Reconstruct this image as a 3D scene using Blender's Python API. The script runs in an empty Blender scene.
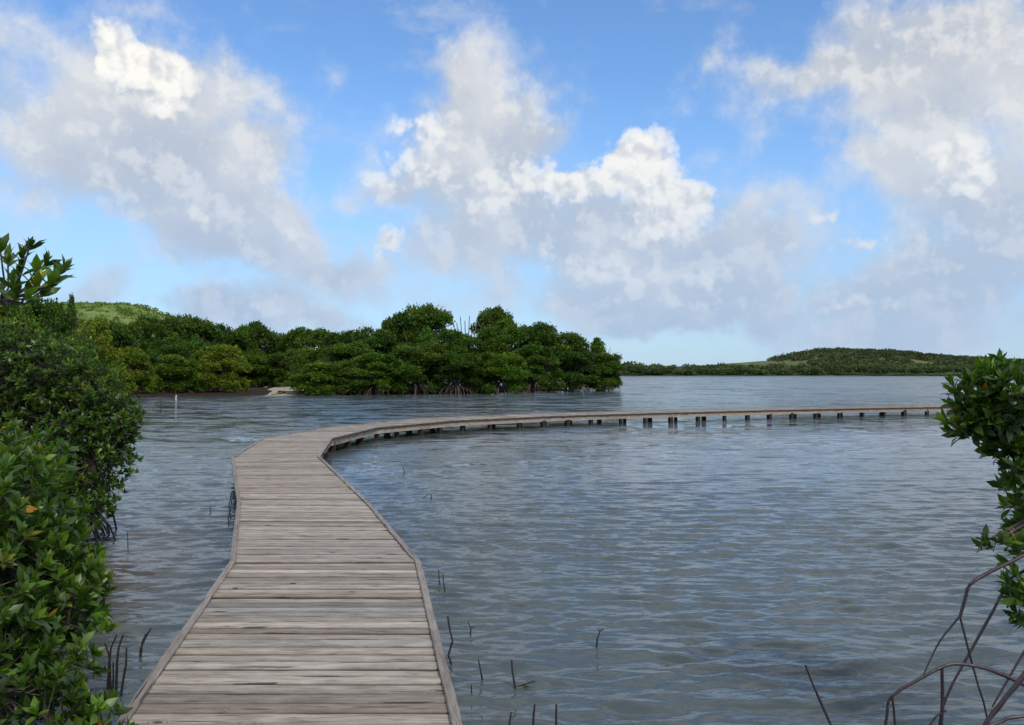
import bpy, math, random
import numpy as np
from mathutils import Vector, Matrix, Euler

# ------------------------------------------------------------------ camera
S = bpy.context.scene
COL = S.collection
F_PX, CX, CY, HOR = 853.0, 512.0, 362.5, 371.0
ZDECK, ZCAM = 0.38, 2.03
PITCH = math.atan((HOR - CY) / F_PX)
cam = bpy.data.cameras.new('camera')
cam.sensor_width = 36.0
cam.lens = F_PX / 1024 * 36
cam.clip_start, cam.clip_end = 0.05, 20000
camo = bpy.data.objects.new('camera', cam)
camo.location = (0, 0, ZCAM)
camo.rotation_euler = (math.radians(90) + PITCH, 0, 0)
COL.objects.link(camo)
S.camera = camo

def ray(px, py):
    x, y = (px - CX) / F_PX, -(py - CY) / F_PX
    c, s = math.cos(PITCH), math.sin(PITCH)
    return Vector((x, c - y * s, s + y * c))
def at(px, py, z=0.0):
    d = ray(px, py); t = (z - ZCAM) / d.z
    return Vector((d.x * t, d.y * t, z))
def atY(px, py, Y):
    d = ray(px, py); t = Y / d.y
    return Vector((d.x * t, Y, ZCAM + d.z * t))

# ------------------------------------------------------------------ world, sun, exposure
SUN_EL, SUN_AZ = 46.0, 152.0          # azimuth clockwise from +Y (view direction)
S.view_settings.view_transform = 'Standard'
S.view_settings.look = 'None'
S.view_settings.exposure = 0.0
S.view_settings.gamma = 1.0

W = bpy.data.worlds.new('World'); S.world = W; W.use_nodes = True
nt = W.node_tree; nt.nodes.clear()

class G:
    """tiny expression wrapper round shader math nodes"""
    def __init__(s, nt, sock): s.nt, s.s = nt, sock
    def _op(s, op, b=None, c=None, clamp=False):
        n = s.nt.nodes.new('ShaderNodeMath'); n.operation = op; n.use_clamp = clamp
        for i, v in enumerate((s, b, c)):
            if v is None: continue
            if isinstance(v, G): s.nt.links.new(v.s, n.inputs[i])
            else: n.inputs[i].default_value = v
        return G(s.nt, n.outputs[0])
    def __add__(s, o): return s._op('ADD', o)
    __radd__ = __add__
    def __mul__(s, o): return s._op('MULTIPLY', o)
    __rmul__ = __mul__
    def __sub__(s, o): return s._op('SUBTRACT', o)
    def __truediv__(s, o): return s._op('DIVIDE', o)
    def max(s, o): return s._op('MAXIMUM', o)
    def min(s, o): return s._op('MINIMUM', o)
    def pow(s, o): return s._op('POWER', o)
    def mad(s, a, b): return s._op('MULTIPLY_ADD', a, b)
    def step(s, a, b, smooth=True):
        n = s.nt.nodes.new('ShaderNodeMapRange')
        n.interpolation_type = 'SMOOTHSTEP' if smooth else 'LINEAR'
        s.nt.links.new(s.s, n.inputs[0])
        n.inputs[1].default_value, n.inputs[2].default_value = a, b
        return G(s.nt, n.outputs[0])

def setin(nt, sock, v):
    if isinstance(v, G): nt.links.new(v.s, sock)
    elif hasattr(v, 'is_output'): nt.links.new(v, sock)
    else: sock.default_value = v
def comb(nt, x, y, z):
    n = nt.nodes.new('ShaderNodeCombineXYZ')
    for i, v in enumerate((x, y, z)): setin(nt, n.inputs[i], v)
    return n.outputs[0]
def noise(nt, vec, scale, detail=4, rough=0.5, dist=0.0, lac=2.0, dims='3D'):
    n = nt.nodes.new('ShaderNodeTexNoise'); n.noise_dimensions = dims
    nt.links.new(vec, n.inputs['Vector'])
    n.inputs['Scale'].default_value = scale; n.inputs['Detail'].default_value = detail
    n.inputs['Roughness'].default_value = rough; n.inputs['Distortion'].default_value = dist
    n.inputs['Lacunarity'].default_value = lac
    return G(nt, n.outputs[0])
def mixc(nt, f, a, b, mode='MIX'):
    n = nt.nodes.new('ShaderNodeMix'); n.data_type = 'RGBA'; n.blend_type = mode
    setin(nt, n.inputs[0], f)
    for i, v in ((6, a), (7, b)):
        if isinstance(v, (tuple, list)): n.inputs[i].default_value = (*v[:3], 1)
        else: setin(nt, n.inputs[i], v)
    return n.outputs[2]
def vmap(nt, vec, loc=(0,0,0), rot=(0,0,0), scale=(1,1,1), typ='POINT'):
    n = nt.nodes.new('ShaderNodeMapping'); n.vector_type = typ
    nt.links.new(vec, n.inputs[0])
    n.inputs[1].default_value = loc; n.inputs[2].default_value = rot; n.inputs[3].default_value = scale
    return n.outputs[0]

def azel(px, py):
    d = ray(px, py).normalized()
    return math.atan2(d.x, d.y), math.asin(d.z)

def build_world():
    tc = nt.nodes.new('ShaderNodeTexCoord')
    sep = nt.nodes.new('ShaderNodeSeparateXYZ'); nt.links.new(tc.outputs['Generated'], sep.inputs[0])
    X, Y, Z = (G(nt, o) for o in sep.outputs)
    az = X._op('ARCTAN2', Y); el = Z._op('ARCSINE')
    base = comb(nt, az, el, 0.0)
    # two warps: broad and fine, so that blobs turn into cloud outlines
    def warp(vec, scale, detail, rough, amp, off, bias):
        n = nt.nodes.new('ShaderNodeTexNoise'); n.noise_dimensions = '2D'
        v = vmap(nt, vec, loc=off)
        nt.links.new(v, n.inputs['Vector'])
        n.inputs['Scale'].default_value = scale; n.inputs['Detail'].default_value = detail
        n.inputs['Roughness'].default_value = rough
        a = nt.nodes.new('ShaderNodeVectorMath'); a.operation = 'SUBTRACT'
        nt.links.new(n.outputs[1], a.inputs[0]); a.inputs[1].default_value = (.5, .5, .5)
        b = nt.nodes.new('ShaderNodeVectorMath'); b.operation = 'MULTIPLY_ADD'
        nt.links.new(a.outputs[0], b.inputs[0]); b.inputs[1].default_value = (amp, amp, 0)
        nt.links.new(vec, b.inputs[2])
        return vmap(nt, b.outputs[0], loc=(*bias, 0))
    wA = warp(base, 9.0, 5, .55, .10, (3.1, 0.7, 0), (.004, .010))
    wB = warp(base, 16.0, 6, .60, .05, (1.3, 5.2, 0), (.008, .007))
    def field(vec, blobs):
        acc = None
        for (px, py, rx, ry, ang, w) in blobs:
            a, e = azel(px, py); sx, sy = rx / F_PX, ry / F_PX
            m = vmap(nt, vec, loc=(a, e, 0), rot=(0, 0, math.radians(ang)), scale=(sx, sy, 1), typ='TEXTURE')
            g = nt.nodes.new('ShaderNodeTexGradient'); g.gradient_type = 'SPHERICAL'
            nt.links.new(m, g.inputs[0])
            v = G(nt, g.outputs[1])
            acc = v * w if acc is None else v.mad(w, acc)
        return acc
    soft = [(115,120,190,120,-10,1.1),(215,195,170,85,-30,1.1),(295,238,110,52,-28,.9),(360,268,70,30,-10,.9),
            (30,110,110,80,0,.7),(80,40,90,50,0,.45),(205,60,90,55,0,.6),(55,165,70,30,0,.4),
            (100,278,62,42,30,1.0),(282,306,120,30,0,1.0),(30,238,40,22,0,.55),(360,318,70,24,0,.8),(200,296,46,28,0,.8),
            (525,88,110,85,0,1.0),(455,55,45,60,0,.75),(475,185,150,95,-15,1.15),(400,175,70,40,0,.7),
            (570,235,150,85,-10,1.1),(660,285,130,50,-6,1.1),(640,205,120,75,0,.9),(440,245,100,40,0,.55),
            (745,215,80,85,0,.9),(790,205,60,55,0,.6),(730,295,120,40,0,.7),(850,302,140,48,0,.85),(770,255,90,50,0,.75),
            (765,130,55,70,0,.45),(720,45,25,18,0,.35),
            (915,40,140,70,0,1.1),(1000,50,110,80,0,1.0),(810,65,70,30,0,.7),(905,115,70,45,0,.75),(860,15,60,50,0,.6),
            (925,175,100,55,-12,1.0),(1000,215,110,70,0,.95),(890,158,60,38,0,.7),(945,290,130,46,0,.8),(1030,150,70,80,0,.8),
            (980,330,160,34,0,.7),(700,322,140,24,0,.7),(850,338,150,20,0,.6),(620,318,90,18,0,.5),(120,300,70,20,0,.5),(880,250,70,40,0,.6),(240,318,120,22,0,.6),(180,240,120,50,-20,.5),(60,200,60,30,0,.35),(500,290,90,26,0,.35),(560,300,110,30,0,.4),(440,292,40,18,0,.5),(560,120,70,50,0,.5),(400,60,30,30,0,.3),(250,120,60,70,0,.45),(960,250,110,50,0,.6),(480,120,90,70,0,.5)]
    bright = [(127,35,42,30,-35,1.2),(165,72,58,32,-10,1.3),(172,100,20,26,0,.8),(130,62,34,26,0,.8),
            (425,118,42,24,0,.7),(430,160,62,42,-10,.8),(505,182,50,30,0,.8),(380,180,36,24,0,.5),(560,172,50,32,0,.95),
            (650,152,54,40,0,1.4),(604,176,66,28,8,1.1),(686,204,50,38,0,1.3),(660,190,60,40,0,1.0),(650,235,60,24,0,.5),
            (722,272,34,20,0,.9),(738,292,38,14,0,.75),(640,272,72,22,0,.75),(600,262,50,20,0,.55),
            (396,236,24,26,0,1.15),(970,152,42,34,0,1.1),(985,172,26,28,0,.8),(832,207,18,14,0,.85),(868,240,34,12,0,.8),
            (930,238,40,18,0,.45),(800,238,22,14,0,.5),(880,295,60,18,0,.5),(915,262,40,18,0,.45),(300,235,50,22,-25,.5),
            (215,215,70,30,-25,.42),(280,305,60,16,0,.6),(610,295,90,18,0,.55),(560,250,60,30,0,.5),(470,215,60,30,0,.5),(700,300,60,14,0,.5),(845,300,70,14,0,.45)]
    front = (az._op('ABSOLUTE')).step(.62, .86)            # generic clouds beyond the framed part of the sky
    high = el.step(.44, .62)
    out = front.max(high)
    # planar cloud-layer coordinates for the generic part
    zz = Z.max(0.03) + 0.12
    lay = comb(nt, X / zz, Y / zz, 0.0)
    gen = noise(nt, lay, .9, 6, .55)
    genD = gen.step(.36, .60) * out * 1.1
    fa = noise(nt, base, 14.0, 8, .62, dims='2D')
    fb = noise(nt, base, 26.0, 8, .62, dims='2D')
    # offset copy towards the sun side -> self-shading of the billows
    off = vmap(nt, base, loc=(.009, .012, 0))
    fb2 = noise(nt, off, 26.0, 6, .62, dims='2D')
    fa2 = noise(nt, vmap(nt, base, loc=(.014, .020, 0)), 14.0, 5, .62, dims='2D')
    rel = (fb - fb2) * .6 + (fa - fa2) * .9
    fl = noise(nt, base, 5.5, 5, .6, dims='2D')
    DA = field(wA, soft) + genD
    DB = field(wB, bright)
    alphaA = (DA + (fa - .5) * 1.3 + (fl - .5) * 1.7).step(.10, 1.18) * .95
    wisps = (noise(nt, vmap(nt, base, scale=(1, 2.6, 1)), 5.0, 7, .62, dims='2D')).step(.52, .78) * .35
    alphaA = alphaA.max(wisps)
    def billow(vec):
        n = nt.nodes.new('ShaderNodeTexVoronoi'); n.feature = 'SMOOTH_F1'; n.inputs['Smoothness'].default_value = .35
        n.voronoi_dimensions = '2D'; n.inputs['Scale'].default_value = 34; n.inputs['Detail'].default_value = 2.0; n.inputs['Roughness'].default_value = .55
        nt.links.new(vec, n.inputs['Vector']); return G(nt, n.outputs['Distance'])
    wv = warp(base, 30.0, 3, .5, .012, (7, 2, 0), (0, 0))
    bl = billow(wv); bl2 = billow(vmap(nt, wv, loc=(.0065, .009, 0)))
    brel = bl2 - bl
    alphaB = ((bl * -1 + .50) * .62 + DB * 1.15 + (fb - .5) * .95 + (fa - .5) * .5).step(.14, .66)
    # tones
    tone = (noise(nt, base, 7.0, 5, .6, dims='2D')).step(.34, .66)
    colA = mixc(nt, tone, (.57, .615, .68), (.79, .795, .80))
    litA = (rel * 2.4 + .5)._op('MULTIPLY', 1.0, clamp=True)
    thick = DA.step(.25, 1.5)
    colA = mixc(nt, thick * .30, colA, (.44, .49, .58))
    litA = (litA + brel * .5)
    colA = mixc(nt, litA.step(.40, 1.0) * .55, colA, (.88, .87, .84))
    colB = mixc(nt, (rel * 1.3 + brel * 1.5 + .80)._op('MULTIPLY', 1.0, clamp=True), (.70, .725, .765), (1.0, .98, .93))
    body = DB.step(.25, 1.1)
    alphaB = alphaB * (body * .5 + .55) * DB.step(.04, .34)
    colA = mixc(nt, out * .9, colA, (1.22, 1.22, 1.22))           # unseen clouds beyond the view, whitened to brighten the water's reflections
    sky = nt.nodes.new('ShaderNodeTexSky'); sky.sky_type = 'NISHITA'; sky.sun_disc = False
    sky.sun_elevation = math.radians(SUN_EL); sky.sun_rotation = math.radians(SUN_AZ)
    sky.air_density = 1.0; sky.dust_density = .35; sky.ozone_density = 3.0; sky.altitude = 0
    skyS = nt.nodes.new('ShaderNodeVectorMath'); skyS.operation = 'MULTIPLY'
    nt.links.new(sky.outputs[0], skyS.inputs[0]); skyS.inputs[1].default_value = SKYMUL
    c = mixc(nt, alphaA, skyS.outputs[0], colA)
    c = mixc(nt, alphaB._op('MULTIPLY', 1.0, clamp=True), c, colB)
    # the lowest part of the sky fades into pale blue air
    low = el.step(.0, .34)
    c = mixc(nt, (low * -.68) + .68, c, (.35, .51, .755))
    bg = nt.nodes.new('ShaderNodeBackground'); bg.inputs[1].default_value = .10
    k = nt.nodes.new('ShaderNodeVectorMath'); k.operation = 'SCALE'; k.inputs[3].default_value = 10.0
    nt.links.new(c, k.inputs[0]); nt.links.new(k.outputs[0], bg.inputs[0])
    o = nt.nodes.new('ShaderNodeOutputWorld'); nt.links.new(bg.outputs[0], o.inputs[0])
SKYMUL = (.128, .160, .188)
build_world()

sun = bpy.data.lights.new('sun', 'SUN'); sun.energy = 2.7; sun.angle = math.radians(14); sun.color = (1, .95, .87)
suno = bpy.data.objects.new('sun', sun); COL.objects.link(suno)
sa, se = math.radians(SUN_AZ), math.radians(SUN_EL)
sdir = Vector((math.sin(sa) * math.cos(se), math.cos(sa) * math.cos(se), math.sin(se)))
suno.rotation_euler = sdir.to_track_quat('Z', 'Y').to_euler()

# ------------------------------------------------------------------ helpers
rng = np.random.default_rng(7); random.seed(7)

def tag(o, label=None, cat=None, group=None, kind=None):
    if label: o['label'] = label
    if cat: o['category'] = cat
    if group: o['group'] = group
    if kind: o['kind'] = kind
    return o
def empty(name, loc=(0,0,0), **k):
    o = bpy.data.objects.new(name, None); o.location = loc; o.empty_display_size = .2
    COL.objects.link(o); return tag(o, **k)

class MB:
    """collects polygons, links them as one mesh object"""
    def __init__(s): s.v = []; s.f = []; s.n = 0; s.c = []; s.uv = []
    def add(s, verts, faces, col=None, uv=None):
        verts = np.asarray(verts, float)
        s.v.append(verts)
        s.f += [tuple(i + s.n for i in f) for f in faces]
        s.n += len(verts)
        cc = np.array(col if col is not None else (.5,.5,.5,1.))
        s.c.append(cc if cc.ndim == 2 else np.tile(cc, (len(verts), 1)))
        s.uv.append(np.zeros((len(verts), 2)) if uv is None else np.asarray(uv, float))
    def tube(s, pts, rads, sides=6, jit=0.0, col=None):
        pts = [Vector(p) for p in pts]
        if not hasattr(rads, '__len__'): rads = [rads] * len(pts)
        rings = []; up = Vector((.31, .17, .93))
        for i, p in enumerate(pts):
            d = (pts[min(i+1, len(pts)-1)] - pts[max(i-1, 0)]).normalized()
            a = d.cross(up)
            if a.length < .05: a = d.cross(Vector((1, 0, 0)))
            a.normalize(); b = d.cross(a)
            for k in range(sides):
                t = 2*math.pi*k/sides; r = rads[i] * (1 + random.uniform(-jit, jit))
                rings.append(p + a * (math.cos(t) * r) + b * (math.sin(t) * r))
        f = []
        for i in range(len(pts)-1):
            for k in range(sides):
                k2 = (k+1) % sides
                f.append((i*sides+k, i*sides+k2, (i+1)*sides+k2, (i+1)*sides+k))
        f.append(tuple(range(sides))); f.append(tuple((len(pts)-1)*sides + k for k in reversed(range(sides))))
        s.add([tuple(r) for r in rings], f, col)
    def box(s, c, ax, ay, az, col=None):
        """centre and three half-axis vectors"""
        c, ax, ay, az = map(Vector, (c, ax, ay, az))
        v = [tuple(c + ax*i + ay*j + az*k) for k in (-1,1) for j in (-1,1) for i in (-1,1)]
        s.add(v, [(0,2,3,1),(4,5,7,6),(0,1,5,4),(2,6,7,3),(0,4,6,2),(1,3,7,5)], col)
    def build(s, name, mat, parent=None, smooth=False, bevel=0):
        me = bpy.data.meshes.new(name)
        v = np.concatenate(s.v)
        me.from_pydata(v.tolist(), [], s.f)
        me.materials.append(mat)
        ca = me.color_attributes.new('tint', 'FLOAT_COLOR', 'POINT')
        ca.data.foreach_set('color', np.concatenate(s.c).astype(np.float32).ravel())
        uvl = me.uv_layers.new(name='UVMap')
        li = np.zeros(len(me.loops), np.int32); me.loops.foreach_get('vertex_index', li)
        uvl.data.foreach_set('uv', np.concatenate(s.uv)[li].astype(np.float32).ravel())
        if smooth: me.polygons.foreach_set('use_smooth', [True] * len(me.polygons))
        o = bpy.data.objects.new(name, me); COL.objects.link(o)
        if parent: o.parent = parent
        if bevel:
            m = o.modifiers.new('bevel', 'BEVEL'); m.width = bevel; m.segments = 1; m.limit_method = 'ANGLE'
        me.update(); return o

def inst_mesh(name, tv, tf, pos, mats, scale, cols, mat, parent=None, smooth=False):
    """many transformed copies of a small template merged into one mesh. mats: (N,3,3)"""
    tv = np.asarray(tv, float); n = len(pos); k = len(tv)
    V = np.einsum('nij,kj->nki', mats, tv) * scale[:, None, None] + pos[:, None, :]
    me = bpy.data.meshes.new(name)
    me.vertices.add(n*k); me.vertices.foreach_set('co', V.astype(np.float32).ravel())
    tl = np.concatenate([np.array(f) for f in tf]); sizes = np.array([len(f) for f in tf])
    loops = (tl[None, :] + (np.arange(n) * k)[:, None]).ravel()
    starts = np.concatenate([[0], np.cumsum(np.tile(sizes, n))[:-1]])
    me.loops.add(len(loops)); me.loops.foreach_set('vertex_index', loops.astype(np.int32))
    me.polygons.add(len(starts)); me.polygons.foreach_set('loop_start', starts.astype(np.int32))
    me.polygons.foreach_set('loop_total', np.tile(sizes, n).astype(np.int32))
    ca = me.color_attributes.new('tint', 'FLOAT_COLOR', 'POINT')
    c4 = np.concatenate([cols, np.ones((n, 1))], 1)
    ca.data.foreach_set('color', np.repeat(c4, k, 0).astype(np.float32).ravel())
    if smooth: me.polygons.foreach_set('use_smooth', np.ones(len(starts), bool))
    me.materials.append(mat); me.update(calc_edges=True); me.validate()
    o = bpy.data.objects.new(name, me); COL.objects.link(o)
    if parent: o.parent = parent
    return o

def unit(a): return a / (np.linalg.norm(a, axis=-1, keepdims=True) + 1e-9)
def frames(axis, spin):
    """rotation matrices with local +Y along axis, local Z = leaf normal, spun about the axis"""
    y = unit(axis); ref = np.tile(np.array([0., 0., 1.]), (len(y), 1))
    bad = np.abs(y[:, 2]) > .97; ref[bad] = (1, 0, 0)
    x = unit(np.cross(y, ref)); z = np.cross(x, y)
    c, s_ = np.cos(spin)[:, None], np.sin(spin)[:, None]
    x2 = x*c + z*s_; z2 = -x*s_ + z*c
    return np.stack([x2, y, z2], -1)

# ------------------------------------------------------------------ materials
def newmat(name):
    m = bpy.data.materials.new(name); m.use_nodes = True
    return m, m.node_tree, m.node_tree.nodes['Principled BSDF']
def ramp(nt, fac, stops):
    n = nt.nodes.new('ShaderNodeValToRGB'); setin(nt, n.inputs[0], fac)
    e = n.color_ramp.elements
    while len(e) < len(stops): e.new(.5)
    for i, (p, c) in enumerate(stops): e[i].position = p; e[i].color = (*c, 1)
    return n.outputs[0]

def leaf_material(name, rough=.42, trans=.28, spec=.5):
    m, nt, p = newmat(name)
    a = nt.nodes.new('ShaderNodeAttribute'); a.attribute_name = 'tint'
    oi = nt.nodes.new('ShaderNodeObjectInfo')
    c = mixc(nt, 1.0, a.outputs['Color'], oi.outputs['Color'], 'MULTIPLY')
    geo = nt.nodes.new('ShaderNodeNewGeometry')
    back = mixc(nt, 1.0, c, (1.25, 1.3, .9), 'MULTIPLY')
    c = mixc(nt, G(nt, geo.outputs['Backfacing']), c, back)
    nt.links.new(c, p.inputs['Base Color']); p.inputs['Roughness'].default_value = rough
    p.inputs['Specular IOR Level'].default_value = spec
    t = nt.nodes.new('ShaderNodeBsdfTranslucent')
    tc = mixc(nt, 1.0, c, (1.5, 1.7, .5), 'MULTIPLY'); nt.links.new(tc, t.inputs[0])
    mx = nt.nodes.new('ShaderNodeMixShader'); mx.inputs[0].default_value = trans
    nt.links.new(p.outputs[0], mx.inputs[1]); nt.links.new(t.outputs[0], mx.inputs[2])
    nt.links.new(mx.outputs[0], nt.nodes['Material Output'].inputs[0])
    return m
M_LEAF = leaf_material('mangrove_leaf', .40, .3, .4)
M_FAR = leaf_material('far_leaf', .65, .25, .18)

def bark_material(name, a, b, scale=14, rough=.8):
    m, nt, p = newmat(name)
    tc = nt.nodes.new('ShaderNodeTexCoord')
    v = vmap(nt, tc.outputs['Object'], scale=(1, 1, .35))
    n = noise(nt, v, scale, 6, .6)
    nt.links.new(ramp(nt, n, [(.32, a), (.68, b)]), p.inputs['Base Color'])
    p.inputs['Roughness'].default_value = rough
    bp = nt.nodes.new('ShaderNodeBump'); bp.inputs['Strength'].default_value = .5; bp.inputs['Distance'].default_value = .01
    nt.links.new(n.s, bp.inputs['Height']); nt.links.new(bp.outputs[0], p.inputs['Normal'])
    return m
M_BARK = bark_material('mangrove_bark', (.028, .020, .017), (.085, .062, .052))
M_ROOT = bark_material('prop_root_bark', (.012, .007, .009), (.042, .025, .028), 22, .5)
M_FROOT = bark_material('far_root_bark', (.10, .05, .045), (.20, .12, .10), 5)
M_TWIG = bark_material('wet_twig', (.012, .009, .009), (.04, .028, .026), 30, .5)
M_DEAD = bark_material('dead_wood', (.07, .055, .05), (.15, .125, .11), 6)
M_WHITE = bark_material('whitewashed_wood', (.30, .27, .25), (.55, .52, .48), 30)

def wood_material(name, dark, mid, light, knots=True, wet=False):
    m, nt, p = newmat(name)
    uvn = nt.nodes.new('ShaderNodeUVMap'); uvn.uv_map = 'UVMap'
    a = nt.nodes.new('ShaderNodeAttribute'); a.attribute_name = 'tint'
    uv = uvn.outputs[0]
    # u = metres along the grain, v = metres across it
    w = noise(nt, vmap(nt, uv, scale=(1.6, 7, 1)), 1.0, 4, .6)
    wv = comb(nt, 0.0, (w - .5) * .05, 0.0)
    ad = nt.nodes.new('ShaderNodeVectorMath'); ad.operation = 'ADD'
    nt.links.new(uv, ad.inputs[0]); nt.links.new(wv, ad.inputs[1])
    uv2 = ad.outputs[0]
    grain = noise(nt, vmap(nt, uv2, scale=(2.4, 42, 1)), 1.0, 6, .66)
    fine = noise(nt, vmap(nt, uv2, scale=(7, 150, 1)), 1.0, 3, .6)
    blot = noise(nt, vmap(nt, uv, scale=(4.5, 12, 1)), 1.0, 5, .68)
    g = grain * .34 + fine * .26 + blot * .30 + .06
    c = ramp(nt, g, [(.37, dark), (.53, mid), (.70, light)])
    crack = noise(nt, vmap(nt, uv2, loc=(4, 2, 0), scale=(1.8, 34, 1)), 1.0, 2, .5).step(.625, .675)
    c = mixc(nt, crack * .85, c, tuple(x * .30 for x in dark))
    if knots:
        vo = nt.nodes.new('ShaderNodeTexVoronoi'); vo.inputs['Scale'].default_value = 1.0
        nt.links.new(vmap(nt, uv2, scale=(4.6, 8.5, 1)), vo.inputs['Vector'])
        kd = G(nt, vo.outputs['Distance'])
        sp = nt.nodes.new('ShaderNodeSeparateColor'); nt.links.new(vo.outputs['Color'], sp.inputs[0])
        pick = G(nt, sp.outputs[0]).step(.86, .88)
        k1 = (kd.step(.08, .17) * -1 + 1) * pick
        ring = (kd * 60)._op('SINE').step(-.2, 1.0) * (kd.step(.20, .42) * -1 + 1) * pick
        c = mixc(nt, ring * .5, c, tuple(x * .6 for x in dark))
        c = mixc(nt, k1 * .9, c, tuple(x * .25 for x in dark))
    stain = noise(nt, vmap(nt, uv, scale=(.9, 2.0, 1)), 1.7, 4, .6).step(.5, .75)
    c = mixc(nt, stain * .28, c, tuple(x * .8 for x in dark))
    c = mixc(nt, 1.0, c, a.outputs['Color'], 'MULTIPLY')
    nt.links.new(c, p.inputs['Base Color'])
    p.inputs['Roughness'].default_value = .78
    p.inputs['Specular IOR Level'].default_value = .3
    h = grain * .6 + fine * .4 - crack * .8
    bp = nt.nodes.new('ShaderNodeBump'); bp.inputs['Strength'].default_value = .55; bp.inputs['Distance'].default_value = .004
    nt.links.new(h.s, bp.inputs['Height']); nt.links.new(bp.outputs[0], p.inputs['Normal'])
    return m
M_DECK = wood_material('weathered_decking', (.100, .078, .058), (.300, .264, .224), (.47, .43, .375))
M_RIM = wood_material('weathered_edge_board', (.08, .066, .058), (.225, .195, .172), (.38, .345, .31), False)
M_BEAM = wood_material('weathered_beam', (.11, .085, .065), (.31, .25, .20), (.47, .40, .33), False)
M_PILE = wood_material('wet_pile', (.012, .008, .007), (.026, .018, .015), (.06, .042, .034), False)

def water_material():
    m, nt, p = newmat('lagoon_water')
    geo = nt.nodes.new('ShaderNodeNewGeometry'); pos = geo.outputs['Position']
    sep = nt.nodes.new('ShaderNodeSeparateXYZ'); nt.links.new(pos, sep.inputs[0])
    Yd = G(nt, sep.outputs[1])
    murk = noise(nt, vmap(nt, pos, scale=(.05, .02, 1)), 1.0, 4, .55)
    col = ramp(nt, murk, [(.35, (.052, .066, .066)), (.65, (.068, .086, .087))])
    shallow = (G(nt, sep.outputs[0]).step(-4.6, -2.2) * -1 + 1) * (Yd.step(7, 13) * -1 + 1)
    col = mixc(nt, shallow * .9, col, (.072, .052, .036))      # brown silt in the shallows by the bank
    nt.links.new(col, p.inputs['Base Color'])
    p.inputs['IOR'].default_value = 1.33
    nt.links.new((Yd.step(6, 90) * .12 + .03).s, p.inputs['Roughness'])
    calm = noise(nt, vmap(nt, pos, scale=(.016, .085, 1)), 1.0, 4, .6).step(.36, .60)
    n1 = noise(nt, vmap(nt, pos, rot=(0, 0, .12), scale=(1.4, 7.0, 1)), 1.0, 3, .5)
    n2 = noise(nt, vmap(nt, pos, rot=(0, 0, -.2), scale=(8, 19, 1)), 1.0, 3, .5)
    n3 = noise(nt, vmap(nt, pos, rot=(0, 0, .05), scale=(.9, 2.8, 1)), 1.0, 3, .5)
    h = n1 * .018 + n2 * .0075 + n3 * .085 * Yd.step(11, 34)
    bp = nt.nodes.new('ShaderNodeBump'); bp.inputs['Distance'].default_value = 1.0
    nt.links.new((calm * .4 + .6).s, bp.inputs['Strength'])
    nt.links.new(h.s, bp.inputs['Height'])
    # farther out the wavelets are finer than a pixel: tilt the facets directly, in world space
    def facets(vec, detail):
        n = nt.nodes.new('ShaderNodeTexNoise'); nt.links.new(vec, n.inputs['Vector'])
        n.inputs['Scale'].default_value = 1.0; n.inputs['Detail'].default_value = detail
        v = nt.nodes.new('ShaderNodeVectorMath'); v.operation = 'SUBTRACT'
        nt.links.new(n.outputs[1], v.inputs[0]); v.inputs[1].default_value = (.5, .5, .5); return v.outputs[0]
    f1 = facets(vmap(nt, pos, rot=(0, 0, .1), scale=(1.6, 4.2, 1)), 3)
    f0 = facets(vmap(nt, pos, rot=(0, 0, -.06), scale=(.35, 1.1, 1)), 2)
    mv = nt.nodes.new('ShaderNodeVectorMath'); mv.operation = 'ADD'; nt.links.new(f1, mv.inputs[0]); nt.links.new(f0, mv.inputs[1]); f1 = mv.outputs[0]
    f00 = facets(vmap(nt, pos, scale=(.30, .22, 1)), 4)                   # wind-ruffled groups of waves, seen far off
    gw = Yd.step(28, 95) * .8
    mg = nt.nodes.new('ShaderNodeVectorMath'); mg.operation = 'MULTIPLY'; nt.links.new(f00, mg.inputs[0]); nt.links.new(comb(nt, gw * .4, gw, 0.0), mg.inputs[1])
    mg2 = nt.nodes.new('ShaderNodeVectorMath'); mg2.operation = 'ADD'; nt.links.new(f1, mg2.inputs[0]); nt.links.new(mg.outputs[0], mg2.inputs[1]); f1 = mg2.outputs[0]
    amp = (Yd.step(8, 55)) * (calm * .45 + .55)
    sx = nt.nodes.new('ShaderNodeVectorMath'); sx.operation = 'MULTIPLY'
    nt.links.new(f1, sx.inputs[0]); nt.links.new(comb(nt, amp * .6, amp * 1.7, 0.0), sx.inputs[1])
    ad = nt.nodes.new('ShaderNodeVectorMath'); ad.operation = 'ADD'
    nt.links.new(bp.outputs[0], ad.inputs[0]); nt.links.new(sx.outputs[0], ad.inputs[1])
    nz = nt.nodes.new('ShaderNodeVectorMath'); nz.operation = 'NORMALIZE'; nt.links.new(ad.outputs[0], nz.inputs[0])
    nt.links.new(nz.outputs[0], p.inputs['Normal'])
    return m
M_WATER = water_material()

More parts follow.
